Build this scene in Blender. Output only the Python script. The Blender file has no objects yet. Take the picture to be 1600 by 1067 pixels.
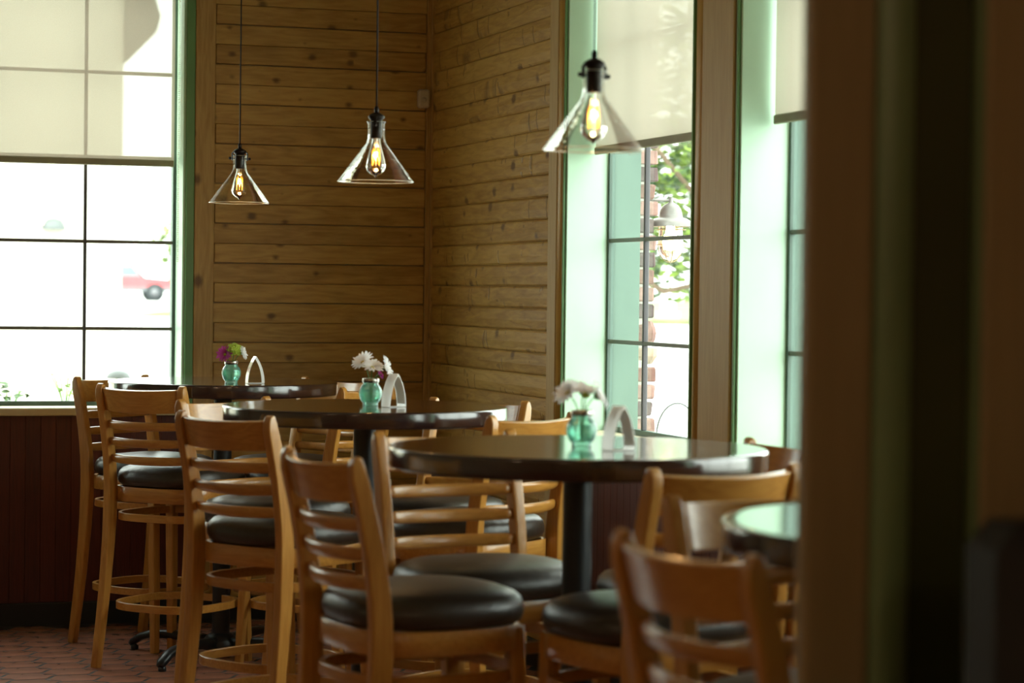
import bpy, bmesh, math, random
from mathutils import Vector, Matrix
random.seed(7)
PI = math.pi
S = bpy.context.scene
COL = S.collection

# ------------------------------------------------------------------ camera
FPX = 3700.0
CAM = Vector((-3.057, -10.449, 1.48))
yaw, pit, rol = math.radians(18.3), math.atan(77 / 3700.0), 0.0125
F0 = Vector((math.sin(yaw), math.cos(yaw), 0)); R0 = Vector((math.cos(yaw), -math.sin(yaw), 0)); U0 = Vector((0, 0, 1))
FW = F0 * math.cos(pit) - U0 * math.sin(pit); U1 = U0 * math.cos(pit) + F0 * math.sin(pit)
RT = R0 * math.cos(rol) + U1 * math.sin(rol); UP = U1 * math.cos(rol) - R0 * math.sin(rol)
cd = bpy.data.cameras.new('camera'); cam = bpy.data.objects.new('camera', cd); COL.objects.link(cam)
M = Matrix((RT, UP, -FW)).transposed().to_4x4(); M.translation = CAM
cam.matrix_world = M
cd.sensor_width = 36; cd.lens = 36 * FPX / 1600; cd.clip_end = 600; cd.clip_start = 0.05
cd.dof.use_dof = True; cd.dof.focus_distance = 9.3; cd.dof.aperture_fstop = 3.4
S.camera = cam

# ------------------------------------------------------------------ light
w = bpy.data.worlds.new('world'); S.world = w; w.use_nodes = True
bg = w.node_tree.nodes['Background']; bg.inputs[0].default_value = (1.0, 0.985, 0.94, 1); bg.inputs[1].default_value = 3.6
sd = bpy.data.lights.new('sun', 'SUN'); sd.energy = 3; sd.color = (1, .95, .86); sd.angle = math.radians(1.5)
sun = bpy.data.objects.new('sun', sd); COL.objects.link(sun)
sun.rotation_euler = Vector((0.45, 0.55, -0.8)).to_track_quat('-Z', 'Y').to_euler()
S.view_settings.view_transform = 'Standard'; S.view_settings.look = 'None'
S.view_settings.exposure = 1.25; S.view_settings.gamma = 1; S.view_settings.use_curve_mapping = False

# ------------------------------------------------------------------ materials
MAT = {}
def newmat(n):
    m = bpy.data.materials.new(n); m.use_nodes = True; nt = m.node_tree
    for x in list(nt.nodes): nt.nodes.remove(x)
    out = nt.nodes.new('ShaderNodeOutputMaterial'); MAT[n] = m
    return m, nt, out
def N(nt, typ, ins=None, **kw):
    x = nt.nodes.new('ShaderNode' + typ)
    for k, v in kw.items(): setattr(x, k, v)
    for k, v in (ins or {}).items():
        if isinstance(v, bpy.types.NodeSocket): nt.links.new(v, x.inputs[k])
        else: x.inputs[k].default_value = v
    return x
def ramp(nt, fac, stops):
    r = nt.nodes.new('ShaderNodeValToRGB'); nt.links.new(fac, r.inputs[0])
    e = r.color_ramp.elements
    while len(e) > 1: e.remove(e[-1])
    e[0].position, e[0].color = stops[0][0], (*stops[0][1], 1)
    for p, c in stops[1:]:
        k = e.new(p); k.color = (*c, 1)
    return r.outputs[0]
def plain(n, col, rough=.5, metal=0, spec=.5, var=.12, scale=8, bump=0, coat=0, emit=None, es=0, sheen=0):
    m, nt, out = newmat(n)
    tc = N(nt, 'TexCoord'); no = N(nt, 'TexNoise', {'Vector': tc.outputs['Object'], 'Scale': scale, 'Detail': 4.0})
    a = tuple(c * (1 - var) for c in col); b = tuple(min(1, c * (1 + var)) for c in col)
    c = ramp(nt, no.outputs[0], [(.3, a), (.7, b)])
    p = N(nt, 'BsdfPrincipled', {'Base Color': c, 'Roughness': rough, 'Metallic': metal, 'Specular IOR Level': spec, 'Coat Weight': coat, 'Coat Roughness': .08})
    if emit: p.inputs['Emission Color'].default_value = (*emit, 1); p.inputs['Emission Strength'].default_value = es
    if bump:
        bn = N(nt, 'Bump', {'Height': no.outputs[0], 'Strength': bump, 'Distance': .01}); nt.links.new(bn.outputs[0], p.inputs['Normal'])
    nt.links.new(p.outputs[0], out.inputs[0]); return m
def math_(nt, op, a, b=None):
    x = nt.nodes.new('ShaderNodeMath'); x.operation = op
    for i, v in enumerate((a, b)):
        if v is None: continue
        if isinstance(v, bpy.types.NodeSocket): nt.links.new(v, x.inputs[i])
        else: x.inputs[i].default_value = v
    return x.outputs[0]
def wood(n, dark, mid, light, scl=(1, 1, 1), knots=0.0, rough=.45, grain=1.0, bump=.15, perobj=True, coat=0, cracks=0.0, crack_scl=(1, 1, 1), tri_w=.14, flat=(.75, 0, 1)):
    """scl stretches the grain: small along the board, large across it."""
    m, nt, out = newmat(n)
    tc = N(nt, 'TexCoord'); oi = N(nt, 'ObjectInfo')
    off = N(nt, 'VectorMath', {0: oi.outputs['Random'], 1: (37., 91., 53.)}, operation='MULTIPLY')
    v0 = N(nt, 'VectorMath', {0: tc.outputs['Object'], 1: off.outputs[0]}, operation='ADD').outputs[0] if perobj else tc.outputs['Object']
    v1 = N(nt, 'VectorMath', {0: v0, 1: scl}, operation='MULTIPLY').outputs[0]
    dist = N(nt, 'TexNoise', {'Vector': v1, 'Scale': .9, 'Detail': 3.0, 'Roughness': .55})
    fine = N(nt, 'TexNoise', {'Vector': v1, 'Scale': 5.0, 'Detail': 6.0, 'Roughness': .65, 'Distortion': .6})
    rings = math_(nt, 'FRACT', math_(nt, 'MULTIPLY', dist.outputs[0], 9.0 * grain))
    tri = math_(nt, 'ABSOLUTE', math_(nt, 'SUBTRACT', math_(nt, 'MULTIPLY', rings, 2.0), 1.0))
    f = math_(nt, 'ADD', math_(nt, 'MULTIPLY', fine.outputs[0], .55), math_(nt, 'MULTIPLY', tri, tri_w))
    f = math_(nt, 'ADD', f, math_(nt, 'MULTIPLY', oi.outputs['Random'], .16))
    c = ramp(nt, f, [(.25, dark), (.5, mid), (.78, light)])
    h = f
    if knots:
        vk = N(nt, 'VectorMath', {0: v0, 1: tuple(math.sqrt(s) * 1.0 for s in scl)}, operation='MULTIPLY').outputs[0]
        sx = N(nt, 'SeparateXYZ', {0: N(nt, 'VectorMath', {0: v0, 1: flat}, operation='MULTIPLY').outputs[0]}); ax = [i for i in range(3) if flat[i]]
        vk = N(nt, 'CombineXYZ', {0: sx.outputs[ax[0]], 1: sx.outputs[ax[1]]}).outputs[0]
        vo = N(nt, 'TexVoronoi', {'Vector': vk, 'Scale': knots, 'Randomness': 1.0}, voronoi_dimensions='2D')
        kd = math_(nt, 'ADD', vo.outputs['Distance'], math_(nt, 'MULTIPLY', fine.outputs[0], .12))
        thr = N(nt, 'SeparateColor', {0: vo.outputs['Color']}).outputs[0]
        size = math_(nt, 'MULTIPLY', math_(nt, 'SUBTRACT', thr, .45), .26)
        k = N(nt, 'MapRange', {'Value': math_(nt, 'SUBTRACT', kd, size), 'From Min': 0.0, 'From Max': .10, 'To Min': 1.0, 'To Max': 0.0})
        k = k.outputs[0]
        mx = N(nt, 'MixRGB', {0: math_(nt, 'MULTIPLY', k, .85), 1: c, 2: (dark[0] * .32, dark[1] * .25, dark[2] * .2, 1)}); c = mx.outputs[0]
    if cracks:
        vc = N(nt, 'VectorMath', {0: v0, 1: crack_scl}, operation='MULTIPLY').outputs[0]
        vv = N(nt, 'VectorMath', {0: vc, 1: N(nt, 'VectorMath', {0: N(nt, 'TexNoise', {'Vector': vc, 'Scale': 1.5}).outputs['Color'], 1: (.4, .4, .4)}, operation='MULTIPLY').outputs[0]}, operation='ADD').outputs[0]
        ck = N(nt, 'TexVoronoi', {'Vector': vv, 'Scale': 1.0}, feature='DISTANCE_TO_EDGE')
        cf = N(nt, 'MapRange', {'Value': ck.outputs['Distance'], 'From Min': 0.0, 'From Max': .035, 'To Min': 1.0, 'To Max': 0.0}).outputs[0]
        cf = math_(nt, 'MULTIPLY', cf, math_(nt, 'GREATER_THAN', dist.outputs[0], .54))
        mx = N(nt, 'MixRGB', {0: math_(nt, 'MULTIPLY', cf, cracks), 1: c, 2: (dark[0] * .3, dark[1] * .25, dark[2] * .2, 1)}); c = mx.outputs[0]
        h = math_(nt, 'SUBTRACT', math_(nt, 'ADD', f, math_(nt, 'MULTIPLY', dist.outputs[0], 1.5)), math_(nt, 'MULTIPLY', cf, .8))
    p = N(nt, 'BsdfPrincipled', {'Base Color': c, 'Roughness': rough, 'Coat Weight': coat, 'Coat Roughness': .12})
    bn = N(nt, 'Bump', {'Height': h, 'Strength': bump, 'Distance': .01}); nt.links.new(bn.outputs[0], p.inputs['Normal'])
    nt.links.new(p.outputs[0], out.inputs[0]); return m
def glass(n, tint=(.93, 1, .96), ior=1.5, rough=0.0, extra=None, extraf=0.0, boost=1.0, wav=0):
    m, nt, out = newmat(n)
    fr = N(nt, 'Fresnel', {'IOR': ior})
    tr = N(nt, 'BsdfTransparent', {'Color': (*tint, 1)})
    gl = N(nt, 'BsdfGlossy', {'Roughness': rough, 'Color': (1, 1, 1, 1)})
    if wav:
        no = N(nt, 'TexNoise', {'Vector': N(nt, 'TexCoord').outputs['Object'], 'Scale': 30.0}); bn = N(nt, 'Bump', {'Height': no.outputs[0], 'Strength': wav, 'Distance': .01})
        nt.links.new(bn.outputs[0], gl.inputs['Normal'])
    base = tr.outputs[0]
    if extra:
        tl = N(nt, 'BsdfTranslucent', {'Color': (*extra, 1)}); df = N(nt, 'BsdfDiffuse', {'Color': (*extra, 1)})
        a = N(nt, 'MixShader', {0: .4, 1: tl.outputs[0], 2: df.outputs[0]})
        base = N(nt, 'MixShader', {0: extraf, 1: base, 2: a.outputs[0]}).outputs[0]
    fac = math_(nt, 'MULTIPLY', fr.outputs[0], boost)
    mx = N(nt, 'MixShader', {0: fac, 1: base, 2: gl.outputs[0]})
    nt.links.new(mx.outputs[0], out.inputs[0]); return m
# colours
PD, PM, PL = (.34, .19, .04), (.52, .325, .085), (.62, .42, .14)
wood('pine_x', PD, PM, PL, (1.3, 9, 9), knots=7.5, rough=.5, bump=.10)
wood('pine_y', PD, PM, PL, flat=(0, .75, 1), scl=(9, 1.3, 9), knots=6.5, rough=.45, bump=.45, cracks=.6, crack_scl=(.5, 4.2, 1.0))
wood('pine_z', PD, (.48, .31, .10), PL, flat=(1, 0, .75), scl=(14, 14, 1.3), knots=6, rough=.5, bump=.08)
wood('casing_wood', (.42, .28, .10), (.50, .35, .14), (.57, .41, .18), (16, 16, 1.0), rough=.5, bump=.05)
wood('bead_wood', (.40, .22, .04), (.52, .32, .07), (.60, .40, .11), (16, 16, 1.0), rough=.4, bump=.03)
wood('chair_wood', (.42, .17, .028), (.55, .255, .05), (.65, .34, .085), (16, 16, 1.6), rough=.32, bump=.03, coat=.35)
wood('chair_wood_across', (.42, .17, .028), (.55, .255, .05), (.65, .34, .085), (1.6, 16, 16), rough=.30, bump=.03, coat=.4)
wood('table_wood', (.018, .007, .006), (.035, .013, .010), (.06, .022, .016), (2, 22, 22), rough=.16, bump=.01, coat=1.0)
wood('mahogany', (.055, .008, .004), (.095, .015, .008), (.135, .024, .012), (22, 22, 1.2), rough=.5, bump=.05)
wood('post_wood', (.29, .22, .11), (.33, .25, .13), (.37, .28, .15), (8, 8, .6), rough=.35, bump=.02)
plain('vinyl', (.036, .024, .015), rough=.38, spec=.6, scale=60, var=.15, bump=.12)
plain('mint_paint', (.45, .66, .49), rough=.38, scale=3, var=.05, bump=.03)
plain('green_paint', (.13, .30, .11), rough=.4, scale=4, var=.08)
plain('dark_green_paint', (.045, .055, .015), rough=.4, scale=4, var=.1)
plain('mid_green_paint', (.17, .25, .12), rough=.35, scale=4, var=.08)
plain('cream_sill', (.62, .55, .36), rough=.4, scale=5)
plain('black_base', (.010, .011, .011), rough=.5, scale=10)
plain('iron', (.012, .013, .014), rough=.38, spec=.5, scale=30, bump=.05)
plain('bronze', (.018, .012, .010), rough=.4, metal=.6, scale=30)
plain('muntin', (.10, .085, .06), rough=.4, scale=20)
plain('muntin_bar', (.05, .045, .05), rough=.4, scale=20)
plain('terracotta', (.33, .135, .085), rough=.27, scale=5, var=.3, bump=.12)
plain('grout', (.012, .010, .009), rough=.9, scale=40)
plain('cream_wall', (.42, .34, .22), rough=.8, scale=2)
plain('ceiling_paint', (.45, .38, .27), rough=.9, scale=2)
plain('sensor_white', (.55, .5, .38), rough=.5)
plain('lens_dark', (.05, .04, .03), rough=.2)
plain('blind_bar', (.30, .27, .16), rough=.5)
plain('steel', (.5, .47, .42), rough=.22, metal=1, scale=20)
plain('galvanised', (.20, .19, .175), rough=.4, metal=.3, scale=12, var=.2)
plain('wire_brass', (.28, .2, .11), rough=.4, metal=.6)
plain('filament', (.9, .4, .05), emit=(1.0, .30, .012), es=1.25)
plain('fill_glow', (.9, .8, .6), emit=(1.0, .70, .42), es=7)  # glow of the added fill lamps
plain('bulb_glow', (.9, .8, .6), emit=(1.0, .78, .42), es=14)
plain('petal_white', (.82, .80, .78), rough=.6, scale=60, var=.04)
plain('petal_purple', (.42, .06, .27), rough=.6, scale=60)
plain('petal_green', (.50, .62, .10), rough=.6, scale=60, var=.25)
plain('flower_eye', (.45, .42, .05), rough=.7, scale=90)
plain('stem', (.10, .24, .04), rough=.6)
plain('card_white', (.80, .78, .74), rough=.3)
plain('brick_red', (.17, .085, .07), rough=.85, scale=30, var=.3, bump=.4)
plain('brick_pink', (.24, .14, .12), rough=.85, scale=30, var=.3, bump=.4)
plain('brick_brown', (.10, .065, .065), rough=.85, scale=30, var=.3, bump=.4)
plain('stone_tan', (.30, .22, .16), rough=.85, scale=30, var=.3, bump=.4)
plain('mortar', (.35, .33, .29), rough=.95, scale=30)
plain('asphalt', (.50, .50, .48), rough=.9, scale=.5)
plain('kerb', (.65, .63, .6), rough=.9, scale=2)
plain('grass', (.13, .17, .06), rough=.9, scale=2, var=.3)
plain('stucco', (.46, .43, .36), rough=.9, scale=2, var=.04)
plain('stucco_tan', (.17, .14, .09), rough=.9, scale=2, var=.05)
plain('red_trim', (.38, .07, .05), rough=.6)
plain('roof', (.09, .08, .07), rough=.8)
plain('truck_red', (.50, .04, .05), rough=.3, scale=3, coat=.5)
plain('truck_silver', (.10, .10, .11), rough=.4)
plain('tyre', (.02, .025, .028), rough=.8)
plain('truck_glass', (.10, .14, .16), rough=.1)
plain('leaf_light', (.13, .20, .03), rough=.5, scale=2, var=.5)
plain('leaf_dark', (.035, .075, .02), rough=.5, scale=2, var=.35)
plain('bark', (.13, .09, .06), rough=.9, scale=12, bump=.4)
plain('white_pole', (.8, .8, .8), rough=.5)
plain('dome_grey', (.085, .095, .095), rough=.6)
plain('hook_grey', (.06, .075, .07), rough=.5)
plain('flower_red', (.35, .06, .09), rough=.6)
plain('planter', (.30, .29, .27), rough=.8)
glass('pane_glass', (.80, .92, .88), 1.35)
plain('shaded_teal', (.075, .125, .10), rough=.5, scale=3, var=.06)  # teal darkened to stand in for the shade of an unbuilt overhang
glass('shade_glass', (.985, .99, .975), 1.5, .03, boost=.6, wav=.25)
glass('rim_glass', (.9, .9, .86), 1.5, .1, extra=(.9, .92, .86), extraf=.5, boost=2)
glass('bulb_glass', (.99, .975, .93), 1.5, .01, boost=1.3)
glass('jar_glass', (.72, .97, .89), 1.5, .05, extra=(.62, .95, .85), extraf=.25, boost=1.2, wav=.3)
def realglass(n, col, ior, rough=0.0):
    m, nt, out = newmat(n); g = N(nt, 'BsdfGlass', {'Color': (*col, 1), 'IOR': ior, 'Roughness': rough}); t = N(nt, 'BsdfTransparent', {'Color': (*col, 1)})
    x = N(nt, 'MixShader', {0: .3, 1: g.outputs[0], 2: t.outputs[0]}); nt.links.new(x.outputs[0], out.inputs[0])
realglass('jar_water', (.80, .98, .92), 1.34, .03)
glass('acrylic', (.9, .93, .9), 1.5, .08, extra=(.85, .88, .85), extraf=.35, boost=1.5)
def blindmat(name, td, tt_, cols):
    m, nt, out = newmat(name)
    tc = N(nt, 'TexCoord'); wv = N(nt, 'TexNoise', {'Vector': tc.outputs['Object'], 'Scale': 500.0, 'Detail': 1.0})
    c = ramp(nt, wv.outputs[0], [(.35, cols[0]), (.65, cols[1])])
    tl = N(nt, 'BsdfTranslucent', {'Color': c}); df = N(nt, 'BsdfDiffuse', {'Color': c}); tr = N(nt, 'BsdfTransparent', {'Color': (1, 1, .93, 1)})
    a = N(nt, 'MixShader', {0: td, 1: tl.outputs[0], 2: df.outputs[0]}); b = N(nt, 'MixShader', {0: tt_, 1: a.outputs[0], 2: tr.outputs[0]})
    nt.links.new(b.outputs[0], out.inputs[0])
blindmat('blind_fabric', .86, .13, ((.60, .51, .40), (.72, .63, .51)))
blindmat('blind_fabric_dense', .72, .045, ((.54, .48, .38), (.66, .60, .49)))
def thin(n, col, f=.5, rough=.5):
    m, nt, out = newmat(n)
    p = N(nt, 'BsdfPrincipled', {'Base Color': (*col, 1), 'Roughness': rough}); t = N(nt, 'BsdfTranslucent', {'Color': (*col, 1)})
    x = N(nt, 'MixShader', {0: f, 1: p.outputs[0], 2: t.outputs[0]}); nt.links.new(x.outputs[0], out.inputs[0])
thin('petal_white', (.92, .90, .90)); thin('petal_purple', (.55, .08, .36)); thin('petal_green', (.60, .72, .12)); thin('card_white', (.95, .94, .92), .55, .3)
def cardprint():
    m, nt, out = newmat('card_print')
    tc = N(nt, 'TexCoord'); s = N(nt, 'SeparateXYZ', {0: tc.outputs['Generated']})
    wv = N(nt, 'TexNoise', {'Vector': tc.outputs['Object'], 'Scale': 90.0})
    inband = math_(nt, 'MULTIPLY', math_(nt, 'GREATER_THAN', s.outputs[2], .42), math_(nt, 'LESS_THAN', s.outputs[2], .9))
    f = math_(nt, 'MULTIPLY', inband, wv.outputs[0])
    c = ramp(nt, f, [(.0, (.82, .80, .74)), (.45, (.70, .52, .36)), (.6, (.5, .3, .2))])
    p = N(nt, 'BsdfPrincipled', {'Base Color': c, 'Roughness': .3}); nt.links.new(p.outputs[0], out.inputs[0])
cardprint()

# ------------------------------------------------------------------ mesh helpers
class MB:
    def __init__(s): s.v = []; s.f = []; s.sm = []
    def add(s, vs, fs, smooth=False):
        o = len(s.v); s.v += [tuple(x) for x in vs]; s.f += [tuple(i + o for i in f) for f in fs]; s.sm += [smooth] * len(fs); return s
    def box(s, x0, x1, y0, y1, z0, z1):
        return s.add([(x0, y0, z0), (x1, y0, z0), (x1, y1, z0), (x0, y1, z0), (x0, y0, z1), (x1, y0, z1), (x1, y1, z1), (x0, y1, z1)],
                     [(3, 2, 1, 0), (4, 5, 6, 7), (0, 1, 5, 4), (1, 2, 6, 5), (2, 3, 7, 6), (3, 0, 4, 7)])
    def cbox(s, x0, x1, y0, y1, z0, z1, c=.003):
        """box with chamfered edges (24 vertices)"""
        X, Y, Z = (x0, x1), (y0, y1), (z0, z1); vs = []; idx = {}
        for i in (0, 1):
            for j in (0, 1):
                for k in (0, 1):
                    sx, sy, sz = (1, -1)[i], (1, -1)[j], (1, -1)[k]
                    for a in range(3):
                        p = [X[i] + sx * c * (a != 0), Y[j] + sy * c * (a != 1), Z[k] + sz * c * (a != 2)]
                        idx[(i, j, k, a)] = len(vs); vs.append(p)
        fs = []
        for a in range(3):
            b, d = (a + 1) % 3, (a + 2) % 3
            for e in (0, 1):
                q = []
                for (u, w_) in ((0, 0), (1, 0), (1, 1), (0, 1)):
                    t = [0, 0, 0]; t[a] = e; t[b] = u; t[d] = w_; q.append(idx[(*t, a)])
                fs.append(q if e else q[::-1])
        for a in range(3):       # edges along axis a
            b, d = (a + 1) % 3, (a + 2) % 3
            for u in (0, 1):
                for w_ in (0, 1):
                    t0 = [0, 0, 0]; t0[b] = u; t0[d] = w_; t1 = list(t0); t1[a] = 1
                    q = [idx[(*t0, b)], idx[(*t1, b)], idx[(*t1, d)], idx[(*t0, d)]]
                    fs.append(q if (u ^ w_) else q[::-1])
        for i in (0, 1):
            for j in (0, 1):
                for k in (0, 1): fs.append([idx[(i, j, k, a)] for a in range(3)])
        return s.add(vs, fs)
    def lathe(s, prof, n=24, c=(0, 0, 0), ex=2.0, sx=1, sy=1, smooth=True, a0=0):
        vs = []; fs = []
        def ring(t):
            ca, sa = math.cos(t), math.sin(t)
            k = (abs(ca) ** ex + abs(sa) ** ex) ** (-1 / ex)
            return ca * k * sx, sa * k * sy
        R = [ring(a0 + 2 * PI * i / n) for i in range(n)]
        rows = []
        for r, z in prof:
            if r < 1e-6: rows.append([len(vs)]); vs.append((c[0], c[1], c[2] + z))
            else:
                rows.append(list(range(len(vs), len(vs) + n))); vs += [(c[0] + r * a, c[1] + r * b, c[2] + z) for a, b in R]
        for A, B in zip(rows, rows[1:]):
            for i in range(n):
                j = (i + 1) % n
                if len(A) == 1 and len(B) == 1: continue
                if len(A) == 1: fs.append((A[0], B[j], B[i]))
                elif len(B) == 1: fs.append((A[i], A[j], B[0]))
                else: fs.append((A[i], A[j], B[j], B[i]))
        return s.add(vs, fs, smooth)
    def sweep(s, path, secs, side, closed=False, n=12, ex=4.0, smooth=True, caps=True):
        """superelliptic section swept along path; secs = (w along side, h across); side = fixed side vector(s)"""
        P = [Vector(p) for p in path]; m = len(P); vs = []; fs = []
        for i, p in enumerate(P):
            a = P[(i - 1) % m] if closed or i > 0 else P[i]; b = P[(i + 1) % m] if closed or i < m - 1 else P[i]
            t = (b - a).normalized(); sd_ = Vector(side[i] if isinstance(side, list) else side)
            sd_ = (sd_ - t * sd_.dot(t)).normalized(); nn = t.cross(sd_).normalized()
            w_, h_ = secs[i] if isinstance(secs, list) else secs
            if ex >= 4:          # crisp section: four flats joined by small rounded corners
                n = 12; rc = min(w_, h_) * (.16 if ex >= 5 else .3)
                for q4 in range(4):
                    cx_, cy_ = ((1, 1), (-1, 1), (-1, -1), (1, -1))[q4]
                    for k in range(3):
                        th = PI / 2 * q4 + PI / 4 * k
                        vs.append(p + sd_ * (cx_ * (w_ / 2 - rc) + rc * math.cos(th)) + nn * (cy_ * (h_ / 2 - rc) + rc * math.sin(th)))
                continue
            for k in range(n):
                th = 2 * PI * (k + .5) / n; ca, sa = math.cos(th), math.sin(th); q = (abs(ca) ** ex + abs(sa) ** ex) ** (-1 / ex)
                vs.append(p + sd_ * (ca * q * w_ / 2) + nn * (sa * q * h_ / 2))
        for i in range(m if closed else m - 1):
            j = (i + 1) % m
            for k in range(n):
                l = (k + 1) % n; fs.append((i * n + k, i * n + l, j * n + l, j * n + k))
        if not closed and caps:
            fs.append(tuple(range(n - 1, -1, -1))); fs.append(tuple((m - 1) * n + k for k in range(n)))
        return s.add(vs, fs, smooth)
    def tube(s, path, r, n=8, closed=False):
        P = [Vector(p) for p in path]; d = (P[-1] - P[0]) if not closed else (P[1] - P[0]); d = d.normalized() if d.length else Vector((0, 0, 1))
        side = Vector((1, 0, 0)) if abs(d.x) < .7 else Vector((0, 1, 0))
        if closed:
            nrm = Vector((0, 0, 0))
            for i in range(len(P)): nrm += P[i].cross(P[(i + 1) % len(P)])
            cen = sum(P, Vector()) / len(P); nrm = Vector()
            for i in range(len(P)): nrm += (P[i] - cen).cross(P[(i + 1) % len(P)] - cen)
            side = nrm.normalized()
        return s.sweep(path, (2 * r, 2 * r), side, closed, n, 2.0)
    def extr(s, poly, z0, z1, ch=0.0):
        n = len(poly)
        if ch:
            cx = sum(p[0] for p in poly) / n; cy = sum(p[1] for p in poly) / n
            def inset(p): 
                d = Vector((p[0] - cx, p[1] - cy)); l = d.length; k = (l - ch) / l; return (cx + d.x * k, cy + d.y * k)
            vs = [(*p, z0) for p in poly] + [(*p, z1 - ch) for p in poly] + [(*inset(p), z1) for p in poly]
            fs = [(i + r * n, (i + 1) % n + r * n, (i + 1) % n + (r + 1) * n, i + (r + 1) * n) for r in (0, 1) for i in range(n)] + [tuple(range(2 * n, 3 * n))]
        else:
            vs = [(*p, z0) for p in poly] + [(*p, z1) for p in poly]
            fs = [(i, (i + 1) % n, (i + 1) % n + n, i + n) for i in range(n)] + [tuple(range(n, 2 * n)), tuple(range(n - 1, -1, -1))]
        return s.add(vs, fs)
    def xf(s, m, start=0):
        s.v = s.v[:start] + [tuple(m @ Vector(p)) for p in s.v[start:]]; return s
    def mesh(s, name, mat):
        me = bpy.data.meshes.new(name); me.from_pydata(s.v, [], s.f); me.materials.append(MAT[mat])
        me.polygons.foreach_set('use_smooth', s.sm); me.update(); return me
    def build(s, name, mat, parent=None, loc=None):
        o = bpy.data.objects.new(name, s.mesh(name, mat)); COL.objects.link(o)
        if parent: o.parent = parent
        if loc: o.location = loc
        return o
def empty(name, loc=(0, 0, 0), rz=0, label=None, cat=None, group=None, kind=None):
    o = bpy.data.objects.new(name, None); COL.objects.link(o); o.location = loc; o.rotation_euler = (0, 0, rz); o.empty_display_size = .1
    return tag(o, label, cat, group, kind)
def tag(o, label=None, cat=None, group=None, kind=None):
    for k, v in (('label', label), ('category', cat), ('group', group), ('kind', kind)):
        if v: o[k] = v
    return o
def crisp(o):
    m = o.modifiers.new('weighted_normals', 'WEIGHTED_NORMAL'); m.weight = 80; return o
def copy_tree(o, parent=None):
    c = o.copy(); COL.objects.link(c); c.parent = parent
    for ch in list(o.children): copy_tree(ch, c)
    return c
def struct(name, mat, mb, label=None): return tag(mb.build(name, mat), label, kind='structure')

# ------------------------------------------------------------------ room shell
XW, YW = -6.8, -13.0       # far-left wall and wall behind the camera
ZC = 3.35
SILL, HEAD = .95, 2.98
TH = .29
# floor: hexagonal terracotta tiles set in dark grout
fl = struct('floor', 'grout', MB().box(XW, .018, YW, .018, -.12, -.0008), 'dark grouted floor laid with wavy hexagonal terracotta tiles')
PX, PY = .168, .148
def tilepoly(g=.0068):
    a, b, h = .112, .056, PY / 2
    def sl(p, q, amp):
        out = []
        for i in range(4):
            t = i / 4; x = p[0] + (q[0] - p[0]) * t; y = p[1] + (q[1] - p[1]) * t
            k = amp * math.sin(2 * PI * t); out.append((x, y + k * 1.0))
        return out
    V = [(a, 0), (b, h), (-b, h), (-a, 0), (-b, -h), (b, -h)]
    P = sl(V[0], V[1], .010) + [V[1]] + sl(V[2], V[3], .010) + sl(V[3], V[4], -.010) + [V[4]] + sl(V[5], V[0], -.010)
    n = len(P); out = []
    for i in range(n):
        p, a_, b_ = Vector(P[i]), Vector(P[i - 1]), Vector(P[(i + 1) % n]); t = (b_ - a_).normalized(); nn = Vector((-t.y, t.x)); out.append(tuple(p + nn * g))
    return out
tp = tilepoly()
tmesh = MB().extr(tp, -.012, 0, .0006).mesh('floor_tile', 'terracotta')
far = MB(); nt_ = 0
i = 0
x = XW + .12
while x < -.1:
    y = YW + .08 + (PY / 2 if i % 2 else 0)
    while y < -.07:
        if -2.35 < x < -.15 and y > -2.1 and nt_ < 300:
            o = bpy.data.objects.new('floor_tile', tmesh); COL.objects.link(o); o.parent = fl
            o.location = (x, y, random.uniform(-.0002, .0004)); o.rotation_euler = (random.uniform(-.001, .001), random.uniform(-.001, .001), 0); nt_ += 1
        else:
            far.add([(p[0] + x, p[1] + y, 0) for p in tp], [tuple(range(len(tp)))])
        y += PY
    x += PX; i += 1
ft = far.build('floor_tiling', 'terracotta', fl); ft['kind'] = 'stuff'
struct('ceiling', 'ceiling_paint', MB().box(XW - .3, .36, YW - .3, .36, ZC, ZC + .15), 'plain cream painted ceiling')

# openings: (start, end) along the wall, direction away from the corner
WA = [(-2.49, -1.137), (-4.45, -3.1), (-6.4, -5.05)]
WB = [(-3.125, -1.857), (-4.80, -3.50), (-6.48, -5.18)]
def wall_core(mb, ops, lo, hi, boxf):
    ops = sorted(ops); c = lo
    for a, b in ops:
        boxf(mb, c, a, 0, ZC); boxf(mb, a, b, 0, SILL); boxf(mb, a, b, HEAD, ZC); c = b
    boxf(mb, c, hi, 0, ZC)
m1 = MB(); wall_core(m1, WA, XW, .36, lambda m, a, b, z0, z1: m.box(a, b, .018, TH, z0, z1))
wallA = struct('wall_back', 'cream_wall', m1, 'back wall of horizontal knotty pine boards beside a gridded window')
m2 = MB(); wall_core(m2, WB, YW, .018, lambda m, a, b, z0, z1: m.box(.018, TH, a, b, z0, z1))
wallB = struct('wall_right', 'cream_wall', m2, 'right wall of rough horizontal pine boards running to the tall windows')
struct('wall_left', 'cream_wall', MB().box(XW - .3, XW, YW, .3, 0, ZC), 'plain cream side wall of the room')
struct('wall_front', 'cream_wall', MB().box(XW - .3, .36, YW - .3, YW, 0, ZC), 'plain cream wall behind the viewpoint')

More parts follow.
